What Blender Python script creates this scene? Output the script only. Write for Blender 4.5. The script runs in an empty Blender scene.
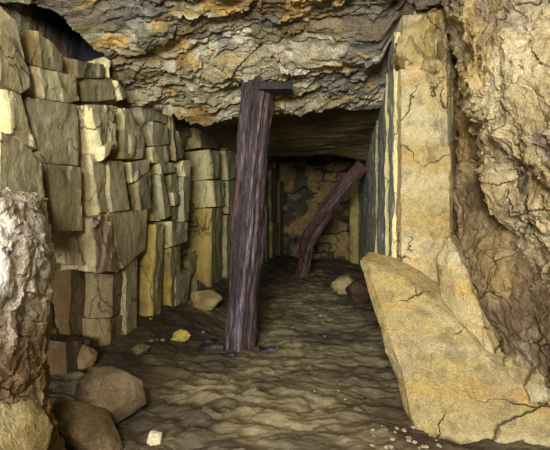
import bpy, math, random
import numpy as np
from mathutils import Vector
random.seed(7)
C = bpy.context.scene.collection
F = 430.0; CAMZ = 0.92; PITCH = -math.atan(10/430.0)
cp, sp = math.cos(PITCH), math.sin(PITCH)

def at(px, py, D):
    """point of the place at forward distance D that the photograph shows at (px, py)"""
    x = (px-275.0)/F; z = (225.0-py)/F
    ry = cp - sp*z; rz = sp + cp*z
    k = D/ry
    return (x*k, D, CAMZ + rz*k)

# ------------------------------------------------------------------ noise
def _h(ix, iy, iz, s):
    n = (ix.astype(np.int64)*374761393 + iy.astype(np.int64)*668265263 + iz.astype(np.int64)*2147483647*3 + iz.astype(np.int64)*1274126177 + s*974634777) & 0xffffffff
    n = ((n ^ (n >> 13))*1274126177) & 0xffffffff
    n = ((n ^ (n >> 16))*2246822519) & 0xffffffff
    n = n ^ (n >> 15)
    return (n & 0xffffff)/float(0x1000000)
def vnoise(P, s=0):
    I = np.floor(P).astype(np.int64); f = P-I
    f = f*f*f*(f*(f*6-15)+10)
    r = 0
    for a in (0, 1):
        wa = f[:, 0] if a else 1-f[:, 0]
        for b in (0, 1):
            wb = f[:, 1] if b else 1-f[:, 1]
            for c in (0, 1):
                wc = f[:, 2] if c else 1-f[:, 2]
                r = r + wa*wb*wc*_h(I[:, 0]+a, I[:, 1]+b, I[:, 2]+c, s)
    return r*2-1
def fbm(P, sc=1.0, s=0, o=4, g=0.5):
    P = np.asarray(P)*np.asarray(sc); r = 0; a = 1.0; t = 0
    for k in range(o):
        r = r + a*vnoise(P + 17.3*k, s+k*13); t += a; a *= g; P = P*2.03
    return r/t*1.6
def ridge(P, sc=1.0, s=0, o=4):
    P = np.asarray(P)*np.asarray(sc); r = 0; a = 1.0; t = 0
    for k in range(o):
        r = r + a*(1-2*np.abs(vnoise(P+9.1*k, s+k*7))); t += a; a *= 0.5; P = P*2.1
    return r/t
def facet(P, sc=1.0, s=0, tilt=1.0):
    """broken-stone noise: every cell is a tilted plane of its own; also returns the distance to the cell border"""
    P = np.asarray(P)*np.asarray(sc); I = np.floor(P).astype(np.int64)
    n = len(P); d1 = np.full(n, 9.0); d2 = np.full(n, 9.0); val = np.zeros(n); rnd = np.zeros(n)
    for a in (-1, 0, 1):
        for b in (-1, 0, 1):
            for c in (-1, 0, 1):
                x, y, z = I[:, 0]+a, I[:, 1]+b, I[:, 2]+c
                fx = x+_h(x, y, z, s+1)-P[:, 0]; fy = y+_h(x, y, z, s+2)-P[:, 1]; fz = z+_h(x, y, z, s+3)-P[:, 2]
                d = np.sqrt(fx*fx+fy*fy+fz*fz)
                h = _h(x, y, z, s+4)
                v = (h*2-1) - tilt*(fx*(_h(x, y, z, s+5)*2-1)+fy*(_h(x, y, z, s+6)*2-1)+fz*(_h(x, y, z, s+7)*2-1))*1.6
                m = d < d1
                d2 = np.where(m, d1, np.minimum(d2, d))
                d1 = np.where(m, d, d1); val = np.where(m, v, val); rnd = np.where(m, _h(x, y, z, s+8), rnd)
    return val, d2-d1, rnd
def sstep(a, b, x):
    t = np.clip((x-a)/(b-a), 0, 1); return t*t*(3-2*t)
def lin(c):
    c = np.asarray(c, float)/255.0
    return np.where(c <= 0.04045, c/12.92, ((c+0.055)/1.055)**2.4)
def mix(A, B, t):
    return A*(1-t)[:, None] + B*t[:, None]

# ------------------------------------------------------------------ materials
def nn(nt, t, **kw):
    n = nt.nodes.new(t)
    for k, v in kw.items():
        if k in n.inputs: n.inputs[k].default_value = v
        else: setattr(n, k, v)
    return n
def rock_mat(name, bump=0.6, s1=28, s2=110, rough=0.85, var=0.25, stretch=(1, 1, 1), dist=0.012, spec=0.25, cracks=0, s0=0):
    m = bpy.data.materials.new(name); m.use_nodes = True; nt = m.node_tree; L = nt.links
    b = nt.nodes['Principled BSDF']
    col = nn(nt, 'ShaderNodeVertexColor'); col.layer_name = 'c'
    tc = nn(nt, 'ShaderNodeTexCoord'); mp = nn(nt, 'ShaderNodeMapping'); mp.inputs['Scale'].default_value = stretch
    L.new(tc.outputs['Object'], mp.inputs['Vector'])
    n1 = nn(nt, 'ShaderNodeTexNoise'); n1.inputs['Scale'].default_value = s1; n1.inputs['Detail'].default_value = 8; n1.inputs['Roughness'].default_value = 0.65
    n2 = nn(nt, 'ShaderNodeTexNoise'); n2.inputs['Scale'].default_value = s2; n2.inputs['Detail'].default_value = 4; n2.inputs['Roughness'].default_value = 0.7
    L.new(mp.outputs[0], n1.inputs['Vector']); L.new(mp.outputs[0], n2.inputs['Vector'])
    mr = nn(nt, 'ShaderNodeMapRange'); mr.inputs['From Min'].default_value = 0.3; mr.inputs['From Max'].default_value = 0.7
    mr.inputs['To Min'].default_value = 1-var*1.4; mr.inputs['To Max'].default_value = 1+var*1.4
    L.new(n2.outputs['Fac'], mr.inputs['Value'])
    mr2 = nn(nt, 'ShaderNodeMapRange'); mr2.inputs['From Min'].default_value = 0.3; mr2.inputs['From Max'].default_value = 0.7
    mr2.inputs['To Min'].default_value = 1-var; mr2.inputs['To Max'].default_value = 1+var
    L.new(n1.outputs['Fac'], mr2.inputs['Value'])
    mu = nn(nt, 'ShaderNodeMath', operation='MULTIPLY'); L.new(mr.outputs[0], mu.inputs[0]); L.new(mr2.outputs[0], mu.inputs[1])
    vm = nn(nt, 'ShaderNodeVectorMath', operation='SCALE'); L.new(col.outputs['Color'], vm.inputs[0]); L.new(mu.outputs[0], vm.inputs['Scale'])
    L.new(vm.outputs[0], b.inputs['Base Color'])
    crack = None
    if cracks:
        wn = nn(nt, 'ShaderNodeTexNoise'); wn.inputs['Scale'].default_value = cracks*1.3; wn.inputs['Detail'].default_value = 5
        L.new(mp.outputs[0], wn.inputs['Vector'])
        wv = nn(nt, 'ShaderNodeVectorMath', operation='MULTIPLY_ADD'); wv.inputs[1].default_value = (0.5/cracks*2,)*3
        L.new(wn.outputs['Color'], wv.inputs[0]); L.new(mp.outputs[0], wv.inputs[2])
        vo = nn(nt, 'ShaderNodeTexVoronoi', feature='DISTANCE_TO_EDGE'); vo.inputs['Scale'].default_value = cracks
        L.new(wv.outputs[0], vo.inputs['Vector'])
        mk = nn(nt, 'ShaderNodeTexNoise'); mk.inputs['Scale'].default_value = cracks*0.7; mk.inputs['Detail'].default_value = 2
        L.new(tc.outputs['Object'], mk.inputs['Vector'])
        mw = nn(nt, 'ShaderNodeMapRange'); mw.inputs['From Min'].default_value = 0.47; mw.inputs['From Max'].default_value = 0.75
        mw.inputs['To Min'].default_value = 0.0; mw.inputs['To Max'].default_value = 0.045; L.new(mk.outputs['Fac'], mw.inputs['Value'])
        dv = nn(nt, 'ShaderNodeMath', operation='DIVIDE'); L.new(vo.outputs['Distance'], dv.inputs[0])
        mx = nn(nt, 'ShaderNodeMath', operation='MAXIMUM'); mx.inputs[1].default_value = 0.0008; L.new(mw.outputs[0], mx.inputs[0]); L.new(mx.outputs[0], dv.inputs[1])
        cl = nn(nt, 'ShaderNodeClamp'); L.new(dv.outputs[0], cl.inputs['Value']); crack = cl
        dirt = nn(nt, 'ShaderNodeMix', data_type='RGBA'); dirt.inputs['A'].default_value = (0.09, 0.068, 0.038, 1)
        L.new(cl.outputs[0], dirt.inputs['Factor']); L.new(vm.outputs[0], dirt.inputs['B']); L.new(dirt.outputs['Result'], b.inputs['Base Color'])
    ad = nn(nt, 'ShaderNodeMath', operation='ADD'); L.new(n1.outputs['Fac'], ad.inputs[0])
    m2 = nn(nt, 'ShaderNodeMath', operation='MULTIPLY'); m2.inputs[1].default_value = 0.35; L.new(n2.outputs['Fac'], m2.inputs[0]); L.new(m2.outputs[0], ad.inputs[1])
    if s0:
        n0 = nn(nt, 'ShaderNodeTexNoise'); n0.inputs['Scale'].default_value = s0; n0.inputs['Detail'].default_value = 3
        L.new(mp.outputs[0], n0.inputs['Vector'])
        a0 = nn(nt, 'ShaderNodeMath', operation='MULTIPLY_ADD'); a0.inputs[1].default_value = 1.6; L.new(n0.outputs['Fac'], a0.inputs[0]); L.new(ad.outputs[0], a0.inputs[2]); ad = a0
    if crack:
        a1 = nn(nt, 'ShaderNodeMath', operation='MULTIPLY_ADD'); a1.inputs[1].default_value = 0.8; L.new(crack.outputs[0], a1.inputs[0]); L.new(ad.outputs[0], a1.inputs[2]); ad = a1
    bp = nn(nt, 'ShaderNodeBump'); bp.inputs['Strength'].default_value = bump; bp.inputs['Distance'].default_value = dist
    L.new(ad.outputs[0], bp.inputs['Height']); L.new(bp.outputs[0], b.inputs['Normal'])
    b.inputs['Roughness'].default_value = rough; b.inputs['Specular IOR Level'].default_value = spec
    return m
M_wall = rock_mat('quarried_limestone', 0.75, 24, 110, 0.8, 0.22, (1.3, 1.3, 0.55), 0.012, 0.25, 5)
M_ceil = rock_mat('layered_limestone', 1.0, 34, 120, 0.72, 0.38, (0.8, 1.3, 1.6), 0.022, 0.35, 0, 14)
M_pale = rock_mat('coarse_limestone', 1.0, 30, 120, 0.85, 0.2, (1, 1, 1), 0.02, 0.2, 2.6, 11)
M_mud = rock_mat('damp_mud', 0.8, 30, 140, 0.7, 0.22, (1, 1.5, 1), 0.012, 0.35)
M_wood = rock_mat('weathered_timber', 0.9, 30, 60, 0.6, 0.45, (1.6, 1.6, 0.16), 0.012, 0.4)
M_stone = rock_mat('loose_stone', 0.8, 30, 120, 0.85, 0.25, (1, 1, 1), 0.01)

# ------------------------------------------------------------------ mesh makers
def make(name, V, Fc, col, mat, parent=None, sharp=None, loc=None):
    V = np.asarray(V, float)
    if loc is not None: V = V-np.asarray(loc)
    me = bpy.data.meshes.new(name)
    Fc = np.asarray(Fc, np.int32)
    me.vertices.add(len(V)); me.vertices.foreach_set('co', V.astype(np.float32).ravel())
    k = Fc.shape[1]
    me.loops.add(Fc.size); me.loops.foreach_set('vertex_index', Fc.ravel())
    me.polygons.add(len(Fc)); me.polygons.foreach_set('loop_start', np.arange(0, Fc.size, k, dtype=np.int32))
    me.polygons.foreach_set('loop_total', np.full(len(Fc), k, np.int32))
    me.polygons.foreach_set('use_smooth', np.ones(len(Fc), bool))
    me.update(calc_edges=True)
    a = me.color_attributes.new('c', 'FLOAT_COLOR', 'POINT')
    cc = np.ones((len(V), 4), np.float32); cc[:, :3] = np.clip(col, 0.002, 0.95)
    a.data.foreach_set('color', cc.ravel())
    if sharp: me.set_sharp_from_angle(angle=math.radians(sharp))
    me.materials.append(mat)
    o = bpy.data.objects.new(name, me); C.objects.link(o)
    if loc is not None: o.location = loc
    if parent is not None: o.parent = parent
    return o
def tag(o, label=None, cat=None, group=None, kind=None):
    if label: o['label'] = label
    if cat: o['category'] = cat
    if group: o['group'] = group
    if kind: o['kind'] = kind
    return o
def empty(name, loc):
    o = bpy.data.objects.new(name, None); o.location = loc; o.empty_display_size = 0.1; C.objects.link(o); return o
def gridfaces(nu, nv, flip=False):
    i = np.arange(nu-1)[:, None]*nv+np.arange(nv-1)[None, :]
    q = np.stack([i, i+nv, i+nv+1, i+1], -1).reshape(-1, 4)
    return q[:, ::-1] if flip else q
def cr(ctrl, n):
    """Catmull-Rom along axis 0"""
    ctrl = np.asarray(ctrl, float); k = len(ctrl)
    t = np.linspace(0, k-1, n); i = np.minimum(t.astype(int), k-2); f = (t-i)
    f = f.reshape((-1,)+(1,)*(ctrl.ndim-1))
    p0 = ctrl[np.maximum(i-1, 0)]; p1 = ctrl[i]; p2 = ctrl[i+1]; p3 = ctrl[np.minimum(i+2, k-1)]
    return 0.5*((2*p1)+(-p0+p2)*f+(2*p0-5*p1+4*p2-p3)*f*f+(-p0+3*p1-3*p2+p3)*f**3)
def normals(G):
    du = np.gradient(G, axis=0); dv = np.gradient(G, axis=1)
    n = np.cross(du, dv); n /= (np.linalg.norm(n, axis=2, keepdims=True)+1e-9); return n
def patch(ctrl, nu, nv):
    """ctrl[row][col] world points -> fine grid (nu rows, nv cols)"""
    G = cr(ctrl, nu); G = np.swapaxes(cr(np.swapaxes(G, 0, 1), nv), 0, 1); return G
def face_to(G, N, target):
    d = np.asarray(target)-G; s = np.sign(np.sum(d*N, axis=2).mean()); return N*s, s
_lat = {}
def lattice(nu, nv, nw):
    key = (nu, nv, nw)
    if key in _lat: return _lat[key]
    idx = -np.ones((nu+1, nv+1, nw+1), int)
    g = np.indices((nu+1, nv+1, nw+1)); on = ((g[0] == 0) | (g[0] == nu) | (g[1] == 0) | (g[1] == nv) | (g[2] == 0) | (g[2] == nw))
    idx[on] = np.arange(on.sum()); pts = np.stack([g[0][on], g[1][on], g[2][on]], 1)
    fs = []
    def q(A, fl):
        f = np.stack([A[:-1, :-1], A[1:, :-1], A[1:, 1:], A[:-1, 1:]], -1).reshape(-1, 4); fs.append(f[:, ::-1] if fl else f)
    q(idx[:, :, 0], True); q(idx[:, :, -1], False); q(idx[:, 0, :], False); q(idx[:, -1, :], True); q(idx[0], True); q(idx[-1], False)
    _lat[key] = (pts, np.concatenate(fs)); return _lat[key]

GREY = lin((166, 158, 122)); CREAM = lin((214, 200, 144)); OCHRE = lin((200, 176, 98)); BROWN = lin((92, 70, 36))
PURPLE = lin((120, 100, 92)); DARK = lin((40, 38, 38)); RUST = lin((140, 96, 40)); WHITE = lin((205, 198, 178)); OLIVE = lin((138, 124, 84))

def solid(name, cols, back, colf, mat, parent=None, res=0.014, amp=0.006, chip=0.006, seed=0, sharp=38, rough=1.0, loc=None, facsc=14.0):
    """cols: list of (top xyz, bottom xyz); swept by the back vector; a closed irregular stone"""
    T = np.array([c[0] for c in cols], float); B = np.array([c[1] for c in cols], float)
    seg = [max(1, int(np.linalg.norm((T[i+1]+B[i+1]-T[i]-B[i])/2)/res)) for i in range(len(T)-1)]
    nu = sum(seg); nv = max(2, int(np.linalg.norm((T-B).mean(0))/res)); nw = max(2, int(np.linalg.norm(back)/(res*1.6)))
    us = []
    for i, s in enumerate(seg): us += [i+k/s for k in range(s)]
    us.append(len(T)-1); us = np.array(us)
    pts, fc = lattice(nu, nv, nw)
    u = us[pts[:, 0]]; i = np.minimum(u.astype(int), len(T)-2); f = (u-i)[:, None]
    v = (pts[:, 1]/nv)[:, None]; w = (pts[:, 2]/nw)[:, None]
    P = (T[i]*(1-f)+T[i+1]*f)*(1-v)+(B[i]*(1-f)+B[i+1]*f)*v + np.asarray(back)*w
    cen = P.mean(0)
    edge = ((pts[:, 0] == 0) | (pts[:, 0] == nu)).astype(int)+((pts[:, 1] == 0) | (pts[:, 1] == nv))+((pts[:, 2] == 0) | (pts[:, 2] == nw))
    Q = P.copy()
    d = cen-P; d /= np.linalg.norm(d, axis=1, keepdims=True)+1e-9
    P = P + d*(np.where(edge >= 2, chip*(0.6+0.8*np.abs(fbm(Q, 18, seed+5, 2))), 0))[:, None]
    low = np.stack([fbm(Q, 5, seed+11, 3), fbm(Q, 5, seed+21, 3), fbm(Q, 5, seed+31, 3)], 1)
    P = P + low*amp*1.6
    fv, fe, fr = facet(Q, (facsc, facsc, facsc*0.55), seed+40)
    fb = np.asarray(back)/np.linalg.norm(back)
    P = P + (fv*amp*(1.5 if rough > 1.5 else 0.7))[:, None]*fb + np.stack([fbm(Q, 30, seed+3, 3), fbm(Q, 30, seed+4, 3), fbm(Q, 30, seed+6, 3)], 1)*amp*0.35
    info = dict(u=u, v=v[:, 0], w=w[:, 0], i=i, edge=edge)
    return make(name, P, fc, colf(Q, info, seed), mat, parent, sharp, loc)

# ------------------------------------------------------------------ setting
def lwall_x(D): return -0.99+0.21*(D-2.93)
def lwall_D(px): return 1.605/(0.21-(px-275)/430.0)
def rwall_x(D): return 0.606+0.163*(D-1.93)

# floor: trodden mud with ripples
def floor_h(X, Y):
    P = np.stack([X, Y, np.zeros_like(X)], 1)
    z = 0.03*fbm(P, 1.1, 3, 3)
    z += 0.014*ridge(P+0.16*np.stack([fbm(P, 3, 71, 3), fbm(P, 3, 72, 3), 0*X], 1), (4.5, 8.5, 1), 8, 4)
    z += 0.016*fbm(P, (9, 13, 1), 15, 4)
    fv, fe, fr = facet(P, (5, 11, 1), 9, 1.2)
    z += 0.007*fv
    dl = X-lwall_x(Y)
    z += 0.16*(1-sstep(0.0, 0.55, dl))*sstep(2.3, 3.4, Y)            # debris bank along the left wall
    z += 0.05*sstep(3.2, 5, Y)*np.exp(-((X-lwall_x(Y)-0.95)/0.45)**2)
    z += 0.03*np.exp(-((X+0.25)**2+(Y-1.95)**2)/0.09)+0.03*np.exp(-((X-0.12)**2*3+(Y-2.25)**2)/0.1)
    z -= 0.045*np.exp(-((X-0.72)/0.25)**2-((Y-1.85)/0.25)**2)
    z -= 0.05*np.exp(-((X-1.15)/0.3)**2-((Y-1.7)/0.3)**2)
    return z
def grid_axis(a, b, n): return np.linspace(a, b, n)
ys = np.concatenate([np.linspace(-1.2, 1.5, 40), 1.5+(8.9-1.5)*(np.linspace(0.002, 1, 640)**1.75)])
xs = np.linspace(-2.9, 2.9, 520)
Xg, Yg = np.meshgrid(xs, ys, indexing='ij')
X = Xg.ravel(); Y = Yg.ravel(); Z = floor_h(X, Y)
P = np.stack([X, Y, Z], 1)
t1 = sstep(-0.35, 0.55, fbm(P, (2.2, 3.2, 1), 31, 4)); t2 = sstep(-0.1, 0.8, fbm(P, (6, 12, 1), 37, 4))
colr = mix(mix(np.tile(lin((80, 70, 54)), (len(P), 1)), np.tile(lin((130, 118, 86)), (len(P), 1)), t1), np.tile(lin((112, 98, 66)), (len(P), 1)), t2*0.5)
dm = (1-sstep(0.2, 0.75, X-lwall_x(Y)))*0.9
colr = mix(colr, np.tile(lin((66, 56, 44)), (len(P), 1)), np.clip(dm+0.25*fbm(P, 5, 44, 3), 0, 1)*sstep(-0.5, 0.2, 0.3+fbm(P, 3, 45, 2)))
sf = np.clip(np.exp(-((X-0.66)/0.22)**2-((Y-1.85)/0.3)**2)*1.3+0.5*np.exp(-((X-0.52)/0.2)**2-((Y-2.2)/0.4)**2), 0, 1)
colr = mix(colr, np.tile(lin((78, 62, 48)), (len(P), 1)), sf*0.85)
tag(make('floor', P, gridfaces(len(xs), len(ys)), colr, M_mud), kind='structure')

# ceiling: layered rock, lip, lower underside, dark pocket before the end wall
prof = [(-1.2, 2.75), (0.6, 2.5), (1.5, 2.28), (2.1, 2.10), (2.5, 1.97), (2.85, 1.86), (3.1, 1.80), (3.25, 1.745), (3.36, 1.735), (3.6, 1.79), (4.2, 1.76), (5.0, 1.69), (5.4, 1.665), (5.62, 1.70), (5.8, 2.05), (6.4, 2.3), (7.4, 2.3), (9.0, 2.2)]
prof = np.array(prof)
seglen = np.r_[0, np.cumsum(np.hypot(*np.diff(prof, axis=0).T))]
dens = np.concatenate([np.linspace(seglen[0], seglen[2], 30, endpoint=False), np.linspace(seglen[2], seglen[9], 360, endpoint=False), np.linspace(seglen[9], seglen[14], 190, endpoint=False), np.linspace(seglen[14], seglen[-1], 60)])
pp = np.stack([np.interp(dens, seglen, prof[:, 0]), np.interp(dens, seglen, prof[:, 1])], 1)
ks = np.hanning(15); ks /= ks.sum()
pad = np.pad(pp, ((7, 7), (0, 0)), 'edge'); pp = np.stack([np.convolve(pad[:, k], ks, 'valid') for k in (0, 1)], 1)
xs = np.linspace(-2.9, 2.3, 620)
G = np.zeros((len(xs), len(pp), 3)); G[..., 0] = xs[:, None]; G[..., 1] = pp[None, :, 0]; G[..., 2] = pp[None, :, 1]
Pf = G.reshape(-1, 3).copy(); Q = Pf.copy()
# the front lip wanders
lipw = np.exp(-((Q[:, 1]-3.1)/0.5)**2)
xf = np.stack([Q[:, 0], 0*Q[:, 0], 0*Q[:, 0]], 1)
Pf[:, 1] += lipw*0.10*fbm(xf, 2.6, 51, 4)
Pf[:, 2] += lipw*(0.022*fbm(xf, 3.6, 55, 4) - 0.045*np.exp(-((Q[:, 0]+0.52)/0.2)**2) + 0.05*sstep(0.55, 0.85, Q[:, 0]))
Pf[:, 2] -= 0.09*np.exp(-((Q[:, 1]-5.35)/0.35)**2)*sstep(0.7, 1.25, Q[:, 0])
front = sstep(1.0, 1.8, Q[:, 1])*(1-sstep(3.33, 3.5, Q[:, 1]))
W = Q+0.06*np.stack([fbm(Q, 3, 61, 3), fbm(Q, 3, 62, 3), fbm(Q, 3, 63, 3)], 1)
W[:, 1] += 0.18*Q[:, 0]                                         # beds dip a little
f1, e1, r1 = facet(W, (2.4, 5.5, 6), 70, 1.0)
f2, e2, r2 = facet(W, (6.5, 15, 15), 75, 1.0)
f3, e3, r3 = facet(W, (16, 34, 34), 79, 1.0)
disp = (0.024*f1+0.013*f2+0.0085*f3+0.085*fbm(W, (0.9, 4.6, 3), 64, 5)+0.010*ridge(W, (8, 24, 20), 66, 3)+0.008*fbm(W, (22, 40, 40), 68, 3))*(0.25+0.75*front)
disp = disp*(1-0.7*sstep(0.75, 1.1, -Q[:, 0])*sstep(1.6, 1.9, Q[:, 1])*(1-sstep(2.6, 2.8, Q[:, 1])))
disp = disp*np.where(Q[:, 1] > 3.33, 0.55, 1.0)
N = normals(G).reshape(-1, 3)
if N[:, 2].mean() > 0: N = -N
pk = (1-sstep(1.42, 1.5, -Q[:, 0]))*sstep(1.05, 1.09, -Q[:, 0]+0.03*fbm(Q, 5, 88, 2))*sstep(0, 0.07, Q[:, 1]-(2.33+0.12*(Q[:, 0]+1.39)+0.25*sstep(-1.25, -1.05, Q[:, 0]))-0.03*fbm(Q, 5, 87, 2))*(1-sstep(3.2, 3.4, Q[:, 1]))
Pf[:, 2] += 0.7*pk
Pf[:, 2] += 0.16*sstep(0.60, 0.74, Q[:, 0])*sstep(1.6, 2.1, Q[:, 1])*(1-sstep(2.9, 3.1, Q[:, 1]))
dirv = N*0.5+np.array([0, -0.25, -0.75]); dirv /= np.linalg.norm(dirv, axis=1, keepdims=True)
Pf = Pf + dirv*disp[:, None]
n = len(Pf)
tl = lambda c: np.tile(lin(c), (n, 1))
colr = mix(tl((178, 168, 130)), tl((122, 114, 80)), sstep(-0.3, 0.5, fbm(W, (2, 6, 6), 81, 4)))
colr = mix(colr, tl((216, 206, 178)), 0.8*sstep(0.0, 0.55, fbm(W, (4, 14, 14), 82, 5)+0.1*f2))
och = sstep(0.05, 0.6, fbm(W, (3, 13, 13), 83, 5)+0.8*np.exp(-(((Q[:, 0]-0.15)/0.3)**2+((Q[:, 1]-2.35)/0.12)**2))+0.6*np.exp(-(((Q[:, 0]+0.55)/0.35)**2+((Q[:, 1]-2.75)/0.12)**2))-0.05)
colr = mix(colr, tl((206, 160, 62)), och*0.65)
blue = sstep(0.0, 0.6, fbm(W, (2.5, 7, 7), 84, 3)+1.2*sstep(0.1, 0.5, Q[:, 0])*(1-sstep(3.0, 3.2, Q[:, 1]))-0.25)
colr = mix(colr, tl((98, 98, 98)), blue*0.75)
colr = mix(colr, tl((102, 78, 36)), 0.55*sstep(0.15, 0.6, fbm(W, (3, 11, 11), 85, 4)+0.6*np.exp(-(((Q[:, 0]+0.85)/0.3)**2+((Q[:, 1]-2.75)/0.14)**2))))
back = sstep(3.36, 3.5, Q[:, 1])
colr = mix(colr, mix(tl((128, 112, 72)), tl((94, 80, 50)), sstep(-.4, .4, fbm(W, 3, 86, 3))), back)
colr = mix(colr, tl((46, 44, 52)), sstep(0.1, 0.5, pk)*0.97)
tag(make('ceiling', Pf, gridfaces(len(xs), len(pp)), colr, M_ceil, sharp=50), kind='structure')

# end wall: rough masonry of squared stone with dark joints and patches
ny, nz = 260, 300
x0, x1 = -0.6, 2.8
xx = np.linspace(x0, x1, ny); zz = np.linspace(-0.15, 2.5, nz)
A, B_ = np.meshgrid(xx, zz, indexing='ij'); A = A.ravel(); B_ = B_.ravel()
P = np.stack([A, 0*A+8.45, B_], 1)
Wp = P+0.06*np.stack([fbm(P, 5, 91, 2), 0*A, fbm(P, 5, 92, 2)], 1)
row = np.floor(Wp[:, 2]/0.2); xo = Wp[:, 0]+0.17*_h(row, row*0, row*0, 5)*2
wd = 0.3+0.12*_h(row, row*0, row*0, 6)
colm = np.floor(xo/wd); fx = xo/wd-colm; fz = Wp[:, 2]/0.2-row
e = np.minimum(np.minimum(fx, 1-fx)*wd, np.minimum(fz, 1-fz)*0.2)
rr = _h(colm, row, row*0, 12)
joint = (1-sstep(0.004, 0.022, e))*sstep(-0.35, 0.0, fbm(P, 3, 96, 2))
P[:, 1] += joint*0.025-(rr*0.05)*(1-joint)+0.02*fbm(P, 8, 93, 4)
n = len(P)
colr = mix(np.tile(lin((168, 140, 88)), (n, 1)), np.tile(lin((118, 104, 74)), (n, 1)), sstep(0.2, 0.8, rr*0.7+0.3*fbm(P, 6, 94, 3)))
patchm = sstep(0.0, 0.25, fbm(P, (4, 1, 4.5), 99, 3)-0.12+0.5*np.exp(-(((A-0.56)/0.13)**2+((B_-1.15)/0.35)**2))+0.3*np.exp(-(((A-0.8)/0.3)**2+((B_-1.38)/0.06)**2)))
colr = mix(colr, np.tile(lin((52, 54, 54)), (n, 1)), np.clip(patchm*0.8+joint*0.8, 0, 1))
tag(make('wall_back', P, gridfaces(ny, nz), colr, M_wall), kind='structure')

# left wall: a rough backing face that carries the jointed blocks
nd, nz = 420, 170
dd = np.linspace(-1.2, 8.7, nd); zz = np.linspace(-0.15, 2.7, nz)
A, B_ = np.meshgrid(dd, zz, indexing='ij'); A = A.ravel(); B_ = B_.ravel()
Xw = lwall_x(A)-0.15
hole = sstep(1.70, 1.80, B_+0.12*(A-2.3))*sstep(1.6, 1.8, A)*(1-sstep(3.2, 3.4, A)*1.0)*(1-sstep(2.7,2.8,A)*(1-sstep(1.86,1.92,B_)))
Xw = Xw-0.9*hole
near = (1-sstep(1.2, 1.9, A)); Xw = Xw-0.35*near
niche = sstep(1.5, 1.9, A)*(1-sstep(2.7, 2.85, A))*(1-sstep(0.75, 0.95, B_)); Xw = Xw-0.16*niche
P = np.stack([Xw, A, B_], 1); Q = P.copy()
f1, e1, r1 = facet(Q, (3, 5, 3.2), 110, 0.8); f2, _, r2 = facet(Q, (10, 12, 7), 113)
P[:, 0] += 0.035*f1+0.015*f2+0.015*fbm(Q, 6, 117, 4)
n = len(P)
colr = mix(np.tile(OLIVE, (n, 1)), np.tile(CREAM, (n, 1)), sstep(0.3, 0.9, r1*0.6+0.4*fbm(Q, 4, 118, 3)))
colr = mix(colr, np.tile(lin((74, 54, 30)), (n, 1)), niche*0.95)  # brown mud, darkened further to stand in for the buttress's shadow
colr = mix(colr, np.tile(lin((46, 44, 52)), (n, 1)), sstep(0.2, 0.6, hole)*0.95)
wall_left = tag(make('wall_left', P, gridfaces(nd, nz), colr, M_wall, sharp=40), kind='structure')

def block_col(front_c, side_c, mi, sat=1.0):
    def f(Q, inf, seed):
        n = len(Q)
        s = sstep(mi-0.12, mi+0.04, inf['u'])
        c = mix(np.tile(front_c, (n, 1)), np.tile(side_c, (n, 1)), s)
        k = 0.15 if front_c[0] < 0.12 else 1.0
        c = mix(c, np.tile(OCHRE, (n, 1)), (k*0.45*sstep(0.1, 0.7, fbm(Q, (5, 5, 3), 300+seed % 7, 3)))*(1-0.7*s))
        c = mix(c, np.tile(OLIVE, (n, 1)), k*0.5*sstep(0.0, 0.7, fbm(Q, (7, 7, 2.5), 320+seed % 5, 4)))
        c = mix(c, np.tile(lin((110, 92, 84)), (n, 1)), 0.35*sstep(0.25, 0.7, fbm(Q, 9, 331, 3)))
        c = c*(1+0.10*fbm(Q, (14, 14, 5), 340, 3)+0.10*(_h(np.array([seed]), np.array([3]), np.array([1]), 9)[0]*2-1))[:, None]
        return c
    return f
TONES = {'s': (lin((214, 200, 140)), lin((176, 180, 160))), 'y': (CREAM, GREY), 'g': (GREY, GREY*0.92), 'o': (OCHRE, lin((150, 140, 96))), 'b': (lin((84, 62, 32)), lin((76, 58, 34))),  # 'b': brown mud of the niche, with buttress shade put into the colour
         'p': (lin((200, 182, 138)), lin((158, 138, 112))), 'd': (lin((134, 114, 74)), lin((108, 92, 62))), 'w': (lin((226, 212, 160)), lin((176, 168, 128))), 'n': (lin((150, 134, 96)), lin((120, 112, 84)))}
cnt = [0]
def wblock(cols, mi, tone='y', push=0.0, amp=0.006, back=(-0.34, 0.2, 0.0), chip=0.006, name='rock_block', rough=2.0, facsc=11.0, bulge=None):
    """cols: (xt, yt, xb, yb) in the photograph; mi = which column is the outer corner (camera-facing joint face left of it)"""
    cnt[0] += 1; sd = cnt[0]*3
    rnd = random.Random(sd)
    push = push+rnd.uniform(-0.02, 0.045)
    cx = sum(c[0]+c[2] for c in cols)/(2*len(cols)); cy = sum(c[1]+c[3] for c in cols)/(2*len(cols))
    W = []
    mi = mi
    for k, (xt, yt, xb, yb) in enumerate(cols):
        pts = []
        for (x, y) in ((xt, yt), (xb, yb)):
            xm = cols[mi][0] if (y == yt) else cols[mi][2]
            D = lwall_D(x) if k >= mi else lwall_D(xm)*0.75+lwall_D(x)*0.25+0.02
            D -= push*1.6
            if bulge and 0 < k < len(cols)-1: D -= bulge
            gx = x+(0.05 if x > cx else -0.05); gy = y+(0.0 if y > cy else -0.0)
            pts.append(at(gx, gy, D))
        W.append(pts)
    Dm = lwall_D(cx)
    return solid(name, W, back, block_col(*TONES[tone], mi), M_wall, wall_left, 0.0052*Dm, amp, chip, sd, 40, 1.0 if tone == 'g' else rough, None, facsc)
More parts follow.
